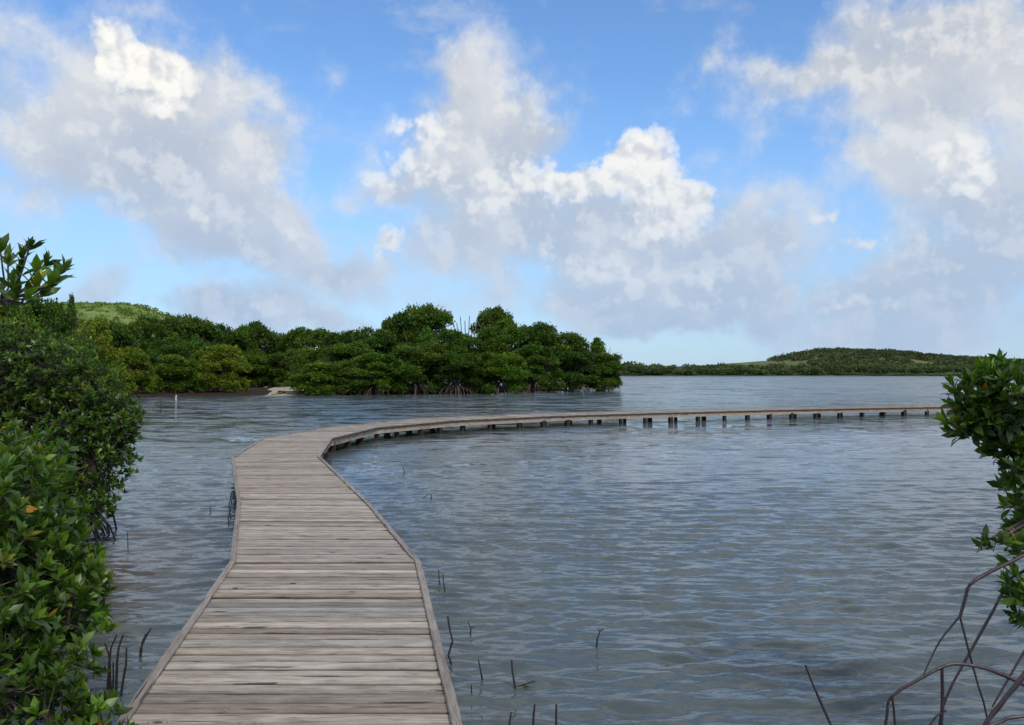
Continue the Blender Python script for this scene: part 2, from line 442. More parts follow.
def ground_material(name, a, b, c, scale=1.5):
    m, nt, p = newmat(name)
    geo = nt.nodes.new('ShaderNodeNewGeometry')
    n = noise(nt, geo.outputs['Position'], scale, 8, .65)
    nt.links.new(ramp(nt, n, [(.3, a), (.5, b), (.7, c)]), p.inputs['Base Color'])
    p.inputs['Roughness'].default_value = .95; p.inputs['Specular IOR Level'].default_value = .1
    bp = nt.nodes.new('ShaderNodeBump'); bp.inputs['Strength'].default_value = .6; bp.inputs['Distance'].default_value = .3 / scale
    nt.links.new(n.s, bp.inputs['Height']); nt.links.new(bp.outputs[0], p.inputs['Normal'])
    return m
M_MUD = ground_material('mud', (.013, .009, .007), (.026, .017, .012), (.045, .030, .021))
M_SAND = ground_material('sand', (.24, .205, .16), (.31, .27, .21), (.38, .33, .27), .6)
M_HILLG = ground_material('hill_grass', (.07, .12, .030), (.12, .175, .048), (.19, .22, .08), .06)
M_DRY = ground_material('dry_slope', (.06, .075, .03), (.105, .115, .05), (.17, .16, .085), .05)
M_SCRUB = ground_material('scrub_ground', (.03, .05, .018), (.055, .08, .03), (.12, .12, .055), .02)
M_BED = ground_material('lagoon_bed', (.05, .045, .03), (.07, .06, .04), (.09, .075, .05), .3)

# ------------------------------------------------------------------ water
def build_water():
    ys = [-60, -40, -25, -15, -9, -5, -2.5, -1.2]
    y = 0.0
    while y < 190:
        ys.append(y); y += max(.030, .010 + y*y/5600)
    ys += [200, 215, 235, 260, 290, 330, 380, 450, 550, 700, 900, 1300, 2000, 3500, 7000]
    ys = np.array(ys)
    s = np.linspace(-1, 1, 900)
    outer = np.array([1.02, 1.06, 1.12, 1.2, 1.35, 1.6, 2.0, 3, 6, 15])
    s = np.concatenate([-outer[::-1], s, outer])
    Yg = ys[:, None] * np.ones_like(s)[None, :]
    Wd = 3.6 + .70 * np.maximum(ys, 0) + .0 * ys
    far_x = np.where(np.abs(s) > 2.9, np.sign(s) * (np.abs(s) - 2.9) * 60, 0)
    Xg = Wd[:, None] * s[None, :] + far_x[None, :]
    Zg = np.zeros_like(Xg)
    dy = np.gradient(ys); dx = Wd / 450
    R = np.random.default_rng(3)
    calm = .75 + .25*np.sin(Xg*.11 + 1.3*np.sin(Yg*.07)) * np.sin(Yg*.16 + Xg*.03 + 1)
    for i in range(120):
        lam = .085 * (.80/.085) ** R.random()
        th = math.radians(90 + 5 + R.normal(0, 12))
        k = 2*math.pi/lam; ph = R.random()*6.283
        slope = .036 * (1.2 if lam < .25 else (.25/lam)**.9)
        amp = slope / k
        att = np.clip((lam/(2.6*np.maximum(dy * abs(math.sin(th)), dx * abs(math.cos(th)))) - 1), 0, 1)
        arg = k*(Xg*math.cos(th) + Yg*math.sin(th)) + ph
        Zg += (att[:, None] * amp) * (np.sin(arg) + .18*np.sin(2*arg+.6))
    Zg *= calm
    Zg[(Yg > 190) | (Yg < -2)] = 0
    h, w = Xg.shape
    me = bpy.data.meshes.new('lagoon_water')
    me.vertices.add(h*w)
    me.vertices.foreach_set('co', np.stack([Xg, Yg, Zg], -1).astype(np.float32).ravel())
    idx = np.arange(h*w).reshape(h, w)
    q = np.stack([idx[:-1, :-1], idx[:-1, 1:], idx[1:, 1:], idx[1:, :-1]], -1).reshape(-1, 4)
    me.loops.add(q.size); me.loops.foreach_set('vertex_index', q.astype(np.int32).ravel())
    me.polygons.add(len(q)); me.polygons.foreach_set('loop_start', (np.arange(len(q))*4).astype(np.int32))
    me.polygons.foreach_set('loop_total', np.full(len(q), 4, np.int32))
    me.polygons.foreach_set('use_smooth', np.ones(len(q), bool))
    me.materials.append(M_WATER); me.update(calc_edges=True)
    o = bpy.data.objects.new('lagoon_water', me); COL.objects.link(o); tag(o, kind='structure')
build_water()

# ------------------------------------------------------------------ land
def land(name, outline, mat, z_in=.25, inset=(1.2, 5.0), sub=3.0, jitter=.8, z_edge=-.4):
    pts = [Vector(p) for p in outline]; ring = []
    for i, a in enumerate(pts):
        b = pts[(i+1) % len(pts)]; n = max(1, int((b-a).length / sub)); n = min(n, 60)
        for k in range(n):
            p = a.lerp(b, k/n); ring.append(p + Vector((random.uniform(-1, 1), random.uniform(-1, 1))) * jitter)
    c = sum(ring, Vector((0, 0))) / len(ring)
    m = len(ring); V = []
    for q, (ins, z) in enumerate(((0, z_edge), (inset[0], .06), (inset[1], z_in))):
        for i, p in enumerate(ring):
            t = (ring[(i+1) % m] - ring[i-1]); nrm = Vector((-t.y, t.x)).normalized()
            pp = p + nrm * ins
            V.append((pp.x, pp.y, z + (random.uniform(-.03, .03) if q else 0)))
    V.append((c.x, c.y, z_in))
    Fc = []
    for q in range(2):
        for i in range(m):
            j = (i+1) % m; Fc.append((q*m+i, q*m+j, (q+1)*m+j, (q+1)*m+i))
    for i in range(m): Fc.append((2*m+i, 2*m+(i+1) % m, 3*m))
    b = MB(); b.add(V, Fc); o = b.build(name, mat, smooth=True); tag(o, kind='structure'); return o
# counter-clockwise outlines (inside is to the left)
land('wooded_shore', [(-170, 30), (-40, 34), (-22, 44), (-30, 62), (-26, 68.5), (-18, 70), (-12, 73), (-2, 76), (4, 84), (8, 90), (6, 97), (-14, 108),
     (-40, 190), (-120, 330), (-420, 360), (-420, 30)], M_MUD)
land('sand_beach', [(-21.0, 70.0), (-19.5, 70.2), (-14, 71.0), (-15.5, 78), (-20, 94), (-29, 95), (-25, 80)], M_SAND, z_in=.32, inset=(1.0, 2.6), jitter=.3, z_edge=-.1)
land('far_shore', [(-500, 352), (-100, 356), (60, 352), (160, 354), (260, 346), (600, 352), (5000, 900), (5000, 6000), (-5000, 6000), (-5000, 700)], M_SCRUB,
     z_in=1.5, inset=(3, 30), sub=25, jitter=3)

def hill(name, mat, xs, ridge, Y0, depth, base_z=.5, nx=120, ny=40, bump=1.0):
    """ridge: (px, py) silhouette seen from the walkway, given as heights along the ridge line at distance Y0"""
    P = [atY(px, py, Y0) for px, py in ridge]
    rx = np.array([p.x for p in P]); rz = np.array([p.z for p in P])
    X = np.linspace(rx[0], rx[-1], nx); V = []
    R = np.random.default_rng(5)
    ph = R.random((8, 3)) * 6.28
    for j in range(ny):
        t = j/(ny-1)*2 - 1
        for x in X:
            hgt = np.interp(x, rx, rz) - base_z
            f = math.cos(t*math.pi/2)**1.3 if t < 0 else math.cos(t*math.pi/2)
            y = Y0 + t*depth
            nn = sum(math.sin(x*.03*(k+1)+ph[k, 0]+y*.02*(k+1)) * math.cos(y*.025*(k+1)+ph[k, 1])/(k+1) for k in range(5))
            V.append((x, y, base_z + hgt*f + nn*bump*(1-abs(t))*.5*(0 if abs(t) < .02 else 1)))
    Fc = [(j*nx+i, j*nx+i+1, (j+1)*nx+i+1, (j+1)*nx+i) for j in range(ny-1) for i in range(nx-1)]
    b = MB(); b.add(V, Fc); o = b.build(name, mat, smooth=True); tag(o, kind='structure')
    return o, X, np.array(V).reshape(ny, nx, 3)
_, _, HG = hill('grassy_hill', M_HILLG, None, [(-160, 340), (-60, 322), (20, 310), (70, 306), (100, 305.5), (135, 307), (155, 313), (185, 323), (230, 338), (290, 356), (340, 370)], 520, 150, bump=3)
_, _, HW = hill('wooded_hill', M_DRY, None, [(680, 370), (720, 364.5), (775, 360.5), (795, 355.5), (815, 352), (840, 351), (885, 352), (910, 355), (960, 359.5), (1024, 363), (1100, 366), (1180, 370)], 560, 110)

# ------------------------------------------------------------------ boardwalk
def P2(px, py): v = at(px, py, ZDECK); return Vector((v.x, v.y))
def seg_extend(a, b, y): t = (y - a.y)/(b.y - a.y); return a + (b - a)*t
Lp = [P2(118, 723), P2(181, 633), P2(230, 563), P2(237, 503), P2(231, 458.5), P2(262, 438.6), P2(322, 428.2)]
Rp = [P2(461, 723), P2(438, 633), P2(420.5, 563), P2(370, 504), P2(320, 457), P2(332.5, 438.6), P2(378, 427.6)]
Lp.insert(0, seg_extend(Lp[0], Lp[1], -3.5)); Rp.insert(0, seg_extend(Rp[0], Rp[1], -3.5))
near = [P2(*p) for p in ((454, 420.7), (553, 416.2), (650, 413.2), (765, 410.3), (870, 408.2), (940, 407.0), (1040, 405.5))]
allR = Rp + near; WD = 1.65
for i in range(len(Rp), len(allR)):
    d1 = (allR[i] - allR[i-1]).normalized()
    d2 = (allR[min(i+1, len(allR)-1)] - allR[i]).normalized() if i < len(allR)-1 else d1
    n1, n2 = Vector((-d1.y, d1.x)), Vector((-d2.y, d2.x)); mm = (n1 + n2).normalized()
    Lp.append(allR[i] + mm * (WD / mm.dot(n1)))
Rp = allR

walk = empty('boardwalk', (-.4, 0, 0), label='long weathered grey plank boardwalk on low piles curving across the lagoon', cat='boardwalk')
def deck_build():
    b = MB(); R = np.random.default_rng(11)
    for i in range(len(Rp)-1):
        l0, l1, r0, r1 = Lp[i], Lp[i+1], Rp[i], Rp[i+1]
        ln = ((l1 - l0).length + (r1 - r0).length)/2
        n = max(1, round(ln/.124)); 
        ws = R.uniform(.9, 1.1, n) if n > 3 else np.ones(n); cum = np.concatenate([[0], np.cumsum(ws)/ws.sum()])
        for k in range(n):
            t0, t1 = cum[k], cum[k+1]
            gap = R.uniform(.0035, .0085) / ln
            a0, a1 = l0.lerp(l1, t0 + gap), l0.lerp(l1, t1 - gap)
            b0, b1 = r0.lerp(r1, t0 + gap), r0.lerp(r1, t1 - gap)
            wid = (l1 - l0).length * (t1 - t0)
            z0 = ZDECK + R.normal(0, .0028); cup = R.normal(0, .0022); tl = R.normal(0, .0012)
            NS = 7; V = []; UV = []; uo = R.uniform(0, 60); vo = R.uniform(0, 60)
            wob0 = R.normal(0, .0017, NS+1); wob1 = R.normal(0, .0017, NS+1)
            if R.random() < .12: wob1[-1] -= .006          # split / broken end
            dirn = (a1 - a0).normalized()
            for q in range(NS+1):
                s_ = q/NS
                e0 = a0.lerp(b0, s_) + dirn*(abs(wob0[q])); e1 = a1.lerp(b1, s_) - dirn*(abs(wob1[q]))
                z = z0 + tl*(s_-.5)*2 + R.normal(0, .0006)
                be = .010
                prof = [(e0, z-.035, 0), (e0, z-be+cup, .002), (e0 + dirn*be*.8, z+cup, .009), (e0.lerp(e1, .5), z, wid/2),
                        (e1 - dirn*be*.8, z+cup, wid-.009), (e1, z-be+cup, wid-.002), (e1, z-.035, wid)]
                for (pt, zz, v) in prof:
                    V.append((pt.x+.4, pt.y, zz)); UV.append((uo + s_*WD, vo + v))
            Fc = []
            m = 7
            for q in range(NS):
                for k2 in range(m-1):
                    Fc.append((q*m+k2, (q+1)*m+k2, (q+1)*m+k2+1, q*m+k2+1))
                Fc.append((q*m, q*m+m-1, (q+1)*m+m-1, (q+1)*m))
            Fc.append(tuple(range(m))); Fc.append(tuple(NS*m + j for j in reversed(range(m))))
            g = float(np.clip(R.normal(1, .17), .62, 1.35)); w = R.normal(.012, .025)
            side = np.tile(np.array([.16, .22, .85, 1.0, .85, .22, .16]), NS+1)[:, None]      # board sides and edges tinted dark so the gaps read dark
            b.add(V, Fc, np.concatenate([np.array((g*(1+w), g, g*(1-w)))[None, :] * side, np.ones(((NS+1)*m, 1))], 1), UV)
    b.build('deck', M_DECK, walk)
    # screw heads, two at each end of every near board
deck_build()

def strip(name, mat, side, inner, outer, zt, zb, i0=0, i1=None, g=1.0):
    """board following one edge polyline; positive offsets point outward"""
    poly = Lp if side < 0 else Rp
    i1 = len(poly)-1 if i1 is None else i1
    for i in range(i0, i1):
        a, c = poly[i], poly[i+1]; d = (c - a).normalized()
        def mitre(j):
            dd1 = (poly[j] - poly[j-1]).normalized() if j > 0 else (poly[1]-poly[0]).normalized()
            dd2 = (poly[j+1] - poly[j]).normalized() if j < len(poly)-1 else dd1
            o1, o2 = Vector((dd1.y, -dd1.x))*side, Vector((dd2.y, -dd2.x))*side
            mm = (o1 + o2).normalized(); return mm / mm.dot(o1)
        m0, m1 = mitre(i), mitre(i+1)
        ln = (c - a).length; pieces = max(1, round(ln/2.6))
        for k in range(pieces):
            V = []; UV = []; u = random.uniform(0, 50); v = random.uniform(0, 50)
            t0 = k/pieces + (.0012 if k else 0); t1 = (k+1)/pieces - (.0012 if k < pieces-1 else 0)
            NS = 4; zj = random.uniform(-.002, .002)
            for q in range(NS+1):
                t = t0 + (t1-t0)*q/NS; p = a.lerp(c, t); mo = m0.lerp(m1, t)
                jj = random.uniform(-.002, .002) if 0 < q < NS else 0
                for (o_, z_, vv) in ((inner, zb, 0), (inner, zt-.005, .04), (inner+.005, zt, .045), (outer-.006, zt, .13), (outer, zt-.006, .135), (outer, zb, .27)):
                    pt = p + mo*(o_ + jj); V.append((pt.x+.4, pt.y, z_+zj)); UV.append((u + t*ln, v + vv))
            m = 6; Fc = []
            for q in range(NS):
                for k2 in range(m):
                    k3 = (k2+1) % m; Fc.append((q*m+k2, (q+1)*m+k2, (q+1)*m+k3, q*m+k3))
            Fc.append(tuple(range(m))); Fc.append(tuple(NS*m+j for j in reversed(range(m))))
            bb = MB(); gg = g*random.uniform(.88, 1.1); bb.add(V, Fc, (gg, gg*.99, gg*.98, 1), UV)
            bb.build(name, mat, walk)
for sd in (-1, 1):
    strip('edge_board', M_RIM, sd, -.048, .004, ZDECK+.020, ZDECK+.0035)
    strip('side_beam', M_BEAM, sd, -.10, -.055, ZDECK-.037, ZDECK-.185, g=1.0)

def beams():
    b = MB()
    # centre-line length
    C = [(l + r)/2 for l, r in zip(Lp, Rp)]
    cum = [0]
    for i in range(len(C)-1): cum.append(cum[-1] + (C[i+1]-C[i]).length)
    s_ = .9
    while s_ < cum[-1]:
        i = max(j for j in range(len(C)-1) if cum[j] <= s_); t = (s_ - cum[i])/(cum[i+1]-cum[i])
        l, r = Lp[i].lerp(Lp[i+1], t), Rp[i].lerp(Rp[i+1], t)
        ax = (r - l).normalized(); dy = Vector((-ax.y, ax.x))
        c = (l + r)/2; half = (r - l).length/2
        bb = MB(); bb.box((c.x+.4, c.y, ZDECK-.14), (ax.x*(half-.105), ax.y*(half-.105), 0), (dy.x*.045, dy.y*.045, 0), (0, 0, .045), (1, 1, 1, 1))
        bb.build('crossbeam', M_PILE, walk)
        for sd in (-1, 1):
            e = (r if sd > 0 else l) - ax*sd*random.uniform(.10, .16) + dy*(random.uniform(-.05, .05) + .112)
            h = random.uniform(.05, .08); top = ZDECK - random.uniform(.10, .17)
            pb = MB(); x2 = Vector((ax.x, ax.y, 0)); y2 = Vector((dy.x, dy.y, 0))
            lean = Vector((random.uniform(-.03, .03), random.uniform(-.03, .03), 0))
            vs = []
            for zz in (-.8, top):
                q = Vector((e.x+.4, e.y, zz)) + lean*(1 if zz > 0 else 0)
                vs += [tuple(q + x2*h*i_ + y2*h*j_) for i_, j_ in ((-1, -1), (1, -1), (1, 1), (-1, 1))]
            pb.add(vs, [(0, 1, 2, 3), (4, 7, 6, 5), (0, 4, 5, 1), (1, 5, 6, 2), (2, 6, 7, 3), (3, 7, 4, 0)], (1, 1, 1, 1),
                   [(v_[2], k_*.1) for k_, v_ in enumerate(vs)])
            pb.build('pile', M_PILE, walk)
        s_ += random.uniform(1.5, 1.8) if s_ < 24 else random.uniform(1.12, 1.38)
beams()

# ------------------------------------------------------------------ vegetation, distant
QUAD = ([(0, 0, 0), (.5, .45, .06), (0, 1, -.05), (-.5, .45, .06)], [(0, 1, 2), (0, 2, 3)])
GREENS = np.array([(.035, .073, .010), (.048, .094, .012), (.063, .113, .014), (.028, .058, .009)])
def greens(n, base=1.0, yellow=0.0, R=rng):
    c = GREENS[R.integers(0, 4, n)] * R.uniform(.7, 1.35, (n, 1)) * base
    y = R.random(n) < yellow
    c[y] = np.array((.11, .13, .022)) * R.uniform(.7, 1.2, (y.sum(), 1)) * base
    return c

def crown_points(R, H, Wd, lobes, per, low=.9, style='dome', skirt=0):
    """clump positions and outward axes of a crown built of overlapping lobes"""
    P, A, T = [], [], []
    for i in range(lobes):
        t = i/lobes; ang = i*2.399 + R.uniform(-.4, .4)
        if style == 'dome':
            z = low + .5 + (H - low - 1.1) * R.random()**.85
            rr = Wd/2*math.sqrt(max(0, 1 - ((z - low - .3)/(H - low))**2.6))*R.uniform(.35, .86)
            rad = R.uniform(.8, 1.35) * (1.0 if z < H*.6 else .85)
        elif style == 'feather':
            z = low + (H - low - .4)*t; rr = Wd/2*(1 - t)**.9*R.uniform(.2, .8) ; rad = .95*(1-t*.72)
        else:   # sparse, layered
            z = H*(.58 + .34*R.random()); rr = Wd/2*math.sqrt(max(.05, 1-((z/H-.72)/.30)**2))*R.uniform(.1, .85); rad = R.uniform(.55, .95)
        c = np.array([math.cos(ang)*rr, math.sin(ang)*rr, z])
        n = int(per * rad**2)
        d = unit(R.normal(size=(n, 3))); d[:, 2] = np.where(d[:, 2] < -.35, -d[:, 2]*.6, d[:, 2]); d = unit(d)
        r = rad * (.55 + .5*R.random(n)**.6) * (1 + .16*np.sin(d[:, 0]*7+i)*np.cos(d[:, 2]*6+2*i)) * np.where(R.random(n) < .07, R.uniform(1.1, 1.4, n), 1)
        P.append(c + d*r[:, None]*np.array([1.05, 1.05, .78])); A.append(d + np.array([0, 0, .45]) + R.normal(0, .35, (n, 3))); T.append(np.full((n, 3), R.uniform(.72, 1.3)) * np.array([R.uniform(.9, 1.25), 1, 1]))
    if skirt:
        for i in range(skirt):
            ang = i*6.283/skirt + R.uniform(-.2, .2); rr = Wd/2*R.uniform(.62, .9); rad = R.uniform(.6, .95)
            c = np.array([math.cos(ang)*rr, math.sin(ang)*rr, R.uniform(.75, 1.5)]); n = int(per*.9*rad**2)
            d = unit(R.normal(size=(n, 3))); r = rad*(.5 + .55*R.random(n)**.6)
            P.append(c + d*r[:, None]*np.array([1, 1, .9])); A.append(d + np.array([0, 0, .2]) + R.normal(0, .4, (n, 3))); T.append(np.full((n, 3), R.uniform(.8, 1.3)))
    return np.concatenate(P), unit(np.concatenate(A)), np.concatenate(T)

def make_tree(variant, H=7.0, Wd=7.0, lobes=34, per=230, leaf=.17, style='dome', yellow=.08, roots=True, low=.8, skirt=6):
    R = np.random.default_rng(100 + variant); random.seed(100 + variant)
    root = empty('mangrove_tree')
    P, A, T = crown_points(R, H, Wd, lobes, per, low, style, skirt if roots else 0)
    k = 4; n = len(P)*k
    pos = np.repeat(P, k, 0) + R.normal(0, .09, (n, 3))
    ax = unit(np.repeat(A, k, 0) + R.normal(0, .75, (n, 3)))
    colc = np.repeat(greens(len(P), 1.0, yellow*.5, R) * T, k, 0) * R.uniform(.8, 1.2, (n, 1))
    fr = frames(ax, R.uniform(-1.2, 1.2, n))
    inst_mesh('crown', *QUAD, pos, fr, R.uniform(.7, 1.3, n)*leaf, colc, M_FAR, root)
    b = MB(); tops = []
    for q in range(5):
        a = q*1.257 + random.uniform(-.3, .3); r = random.uniform(.6, 1.0)*Wd*.32; z = H*random.uniform(.62, .85)
        mid = (math.cos(a)*r*.35, math.sin(a)*r*.35, z*.5)
        b.tube([(0, 0, -.3 if q == 0 else .8), (0, 0, 1.3), mid, (math.cos(a)*r, math.sin(a)*r, z)], [.16, .13, .09, .03], 6)
        for w in range(3):
            a2 = a + random.uniform(-1, 1); b.tube([mid, (math.cos(a2)*Wd*.3, math.sin(a2)*Wd*.3, z*.8+random.uniform(-.5, .5)), (math.cos(a2)*Wd*.42, math.sin(a2)*Wd*.42, z*.8+random.uniform(-.3, .9))], [.05, .035, .015], 5)
    b.build('trunk', M_BARK, root)
    if roots:
        b = MB()
        for q in range(46):
            a = random.uniform(0, 6.283); r = random.uniform(.5, Wd*.48); z = random.uniform(.8, 1.7)
            r0 = r*random.uniform(.15, .75)
            b.tube([(math.cos(a)*r0, math.sin(a)*r0, z), (math.cos(a)*(r0+(r-r0)*.6), math.sin(a)*(r0+(r-r0)*.6), z*.72), (math.cos(a)*r, math.sin(a)*r, -.4)], [.035, .03, .022], 4)
        b.build('prop_roots', M_FROOT, root)
    return root
def kids(o): return [c for c in bpy.data.objects if c.parent == o]
protos = [make_tree(0), make_tree(1, lobes=36, yellow=.12, low=1.5, skirt=2), make_tree(2, lobes=30, yellow=.05), make_tree(3, lobes=40, per=200, yellow=.25),
          make_tree(4, style='feather', lobes=44, per=300, yellow=.15), make_tree(5, style='sparse', lobes=34, per=210, low=2.5, roots=False),
          make_tree(6, lobes=28, yellow=.1, low=1.3, skirt=3)]
pk = [kids(p) for p in protos]; used = set()
DK, MD, YL, LT = (.72, .78, .8), (1, 1, 1), (1.75, 1.45, 1.0), (1.3, 1.3, 1.0)
def place_tree(px, ytop, wpx, Y, var, tint, rot, label, group, z0=0.0, name='mangrove_tree', cat='tree'):
    top = atY(px, ytop, Y); h = top.z - z0; w = wpx/F_PX*Y
    if var not in used: used.add(var); r = protos[var]; ch = pk[var]
    else:
        r = protos[var].copy(); COL.objects.link(r); ch = []
        for c in pk[var]:
            d = c.copy(); COL.objects.link(d); d.parent = r; ch.append(d)
    r.name = name; r.location = (top.x, Y, z0); r.scale = (w/7.6, w/7.6, h/7.35); r.rotation_euler = (0, 0, rot)
    for c in ch: c.color = (*tint, 1)
    for k_ in list(r.keys()):
        if k_ in ('label', 'category', 'group'): del r[k_]
    tag(r, label, cat, group); return r
GI, GB, GS = 'mangroves of the wooded point', 'trees standing behind the beach', 'mangroves along the left shore'
TREES = [
 (597, 333, 62, 88, 4, LT, 0.3, 'feathery green mangrove at the very tip of the wooded point', GI),
 (604, 352, 46, 86, 3, MD, 1.9, 'low round mangrove at the waterline below the tip of the wooded point', GI),
 (566, 330, 66, 88, 0, MD, 1.1, 'rounded mangrove next inland from the feathery tree at the tip of the point', GI),
 (572, 348, 60, 84, 6, DK, 2.7, 'dark low mangrove at the water, second from the tip of the wooded point', GI),
 (532, 322, 62, 87, 1, DK, 2.2, 'dark mangrove just right of the tall loose-crowned tree on the point', GI),
 (534, 344, 64, 81, 2, MD, 0.8, 'mid-green waterline mangrove below the gap right of the tall loose-crowned tree', GI),
 (495, 304, 56, 88, 5, MD, 0.2, 'tall loose-crowned tree standing above the point, right of the bare snag', GI),
 (497, 322, 70, 84, 6, MD, 4.0, 'leafy mangrove filling in beneath the tall loose-crowned tree', GI),
 (498, 350, 66, 77, 0, LT, 3.3, 'waterline mangrove with a yellow-green foot in the middle of the point', GI),
 (458, 328, 68, 80, 2, MD, 5.1, 'mangrove with bare snag tips rising behind it on the point', GI),
 (456, 352, 62, 74.5, 1, DK, 0.4, 'dark mangrove over a screen of reddish prop roots at the water', GI),
 (428, 303, 66, 84, 1, MD, 4.4, 'tallest dark mangrove of the wooded point', GI),
 (400, 311, 56, 84, 2, DK, 1.5, 'dark tall mangrove joined to the left side of the tallest one', GI),
 (418, 340, 74, 75, 0, MD, 2.0, 'broad waterline mangrove below the tallest tree of the point', GI),
 (374, 324, 60, 82, 6, MD, 3.6, 'medium mangrove where the crown line steps down left of the tallest trees', GI),
 (376, 352, 66, 73.5, 2, LT, 0.9, 'lighter green waterline mangrove left of the broad one', GI),
 (346, 341, 62, 77, 1, MD, 3.0, 'mid-green mangrove behind the two leftmost waterline trees of the point', GI),
 (340, 360, 58, 72.5, 3, MD, 4.9, 'small mangrove with overhanging skirt, second from the beach end of the point', GI),
 (319, 362, 60, 72, 3, LT, 2.4, 'low yellowish mangrove overhanging the right end of the sand beach', GI),
 (322, 345, 60, 80, 0, LT, 5.5, 'light green mangrove behind the low one that overhangs the beach', GI),
 (348, 327, 56, 96, 6, DK, 1.2, 'dark dense treetop behind the right end of the beach', GB),
 (312, 327, 66, 104, 1, MD, 0.1, 'flat-topped green tree behind the beach, right of its middle', GB),
 (278, 330, 60, 108, 0, MD, 3.9, 'green tree directly behind the beach opening', GB),
 (256, 319, 44, 104, 5, DK, 1.4, 'thin dark open-crowned tree poking above the beach trees', GB),
 (238, 324, 54, 98, 2, MD, 2.9, 'dark green tree left of the thin open-crowned one', GB),
 (262, 354, 66, 97, 3, LT, 0.6, 'low bright shrub mangrove at the back of the beach', GB),
 (292, 348, 60, 96, 3, MD, 4.2, 'dull green shrub mangrove at the back of the beach, by its right side', GB),
 (218, 344, 68, 74.5, 3, YL, 3.5, 'rounded yellow-green mangrove at the left end of the sand beach', GS),
 (190, 314, 66, 92, 1, MD, 5.0, 'tall green tree behind the rounded yellow-green shore mangrove', GS),
 (214, 320, 54, 94, 6, DK, 0.7, 'dark tree right of the tall green one on the left shore', GS),
 (178, 354, 62, 72.5, 3, LT, 1.0, 'low mangrove over the reddish bank right of the white post', GS),
 (154, 313, 62, 84, 0, DK, 2.6, 'dark tree in line with the foot of the grassy hill', GS),
 (172, 336, 60, 80, 2, MD, 4.6, 'mid-green tree just behind the low mangrove on the reddish bank', GS),
 (130, 346, 58, 69, 3, YL, 0.0, 'yellow-green mangrove at the waterline nearest the lone seedling', GS),
 (116, 317, 62, 70, 6, MD, 3.2, 'full green tree below the crest of the grassy hill', GS),
 (92, 316, 60, 50, 3, YL, 5.3, 'olive green tree right behind the big dark waterside bush', GS),
 (72, 285, 40, 42, 4, DK, 2.1, 'dark narrow tree with a pointed feathery tip beside the grassy hill', GS),
 (44, 292, 66, 34, 0, DK, 4.1, 'dark tree left of the pointed feathery one', GS),
 (14, 318, 110, 24, 3, YL, 1.7, 'olive yellow tree spreading behind the big dark bush at the left edge', GS),
 (-4, 293, 90, 29, 1, MD, 1.7, 'tall dense tree at the left edge below the overhanging leafy twigs', GS),
 (62, 334, 80, 27, 1, LT, 0.2, 'light green tree peeking over the top of the big dark waterside bush', GS),
]
for t in TREES: place_tree(*t)
for v in range(len(protos)):
    if v not in used: print('UNUSED PROTO', v)

snag = empty('dead_tree', (-4.6, 86, 0), label='bare grey snag of thin upright branches above the wooded point', cat='dead tree')
b = MB()
b.tube([(0, 0, 0), (.1, 0, 3), (0, 0, 5.2)], [.1, .08, .05])
for i, (dx, ht) in enumerate(((-1.0, 6.9), (-.6, 7.5), (-.15, 7.1), (.3, 7.6), (.7, 6.9), (1.1, 7.4), (-1.4, 7.2), (1.6, 6.8))):
    b.tube([(0, 0, 4.2+i*.1), (dx*.7, random.uniform(-.3, .3), 5.3), (dx, random.uniform(-.3, .3), ht)], [.06, .05, .04], 5)
b.build('branches', M_DEAD, snag)

# far woods that read as one mass
def wood_mass(name, label, pts, size, tints, cat='wood', group=None, per=30, leaf=1.0):
    R = np.random.default_rng(21)
    pts = np.array(pts); n = len(pts)*per
    d = unit(R.normal(size=(n, 3))); d[:, 2] = np.abs(d[:, 2])*.95 - .05
    rad = np.repeat(size * R.uniform(.45, 1.3, len(pts)), per)
    pos = np.repeat(pts, per, 0) + d * (rad * R.uniform(.7, 1.05, n))[:, None] * np.array([1, 1, .85])
    ax = unit(d + R.normal(0, .6, (n, 3)))
    base = np.array(tints)[R.integers(0, len(tints), len(pts))] * R.uniform(.75, 1.25, (len(pts), 1))
    cols = np.repeat(base, per, 0) * R.uniform(.75, 1.25, (n, 1))
    o = inst_mesh(name, *QUAD, pos, frames(ax, R.uniform(-1.5, 1.5, n)), R.uniform(.7, 1.3, n)*leaf, cols, M_FAR)
    tag(o, label, cat, group, 'stuff')
FG = [(.045, .068, .032), (.06, .085, .036), (.036, .056, .030), (.075, .095, .04)]
R = np.random.default_rng(8)
pts = []
for i in range(1500):
    x = R.uniform(-60, 330); dpt = R.uniform(0, 1)**1.5*45
    h = 1.2 + 1.6*(math.sin(x*.05)+math.sin(x*.13+2)*.6+1)*.4 + dpt*.055
    pts.append((x, 356 + dpt, h*R.uniform(.55, 1.0)))
wood_mass('far_wood', 'low dark belt of trees along the far shore of the lagoon', pts, 2.2, FG, per=110, leaf=.7)
pts = []
ny, nx, _ = HW.shape
for i in range(3600):
    j, k = R.integers(0, ny//2+3), R.integers(0, nx); p = HW[j, k]
    px = CX + p[0]/p[1]*F_PX; up = p[2]
    clear = (.82 < math.sin(px*.05+p[1]*.05) and up < 9) or (px < 812 and up < 8.5)
    if clear and R.random() < .93: continue
    if px < 775: continue
    pts.append((p[0] + R.uniform(-3, 3), p[1] + R.uniform(-3, 3), p[2] - 1.0))
wood_mass('hill_wood', 'dark green wood covering the low hill across the lagoon', pts, 3.2, [(.044, .060, .030), (.058, .076, .036), (.034, .050, .027), (.075, .085, .045)], per=90, leaf=.9)
pts = []
ny, nx, _ = HG.shape
for i in range(4200):
    j, k = R.integers(0, ny//2+2), R.integers(0, nx); p = HG[j, k]
    pts.append((p[0]+R.uniform(-4, 4), p[1]+R.uniform(-4, 4), p[2]-.9))
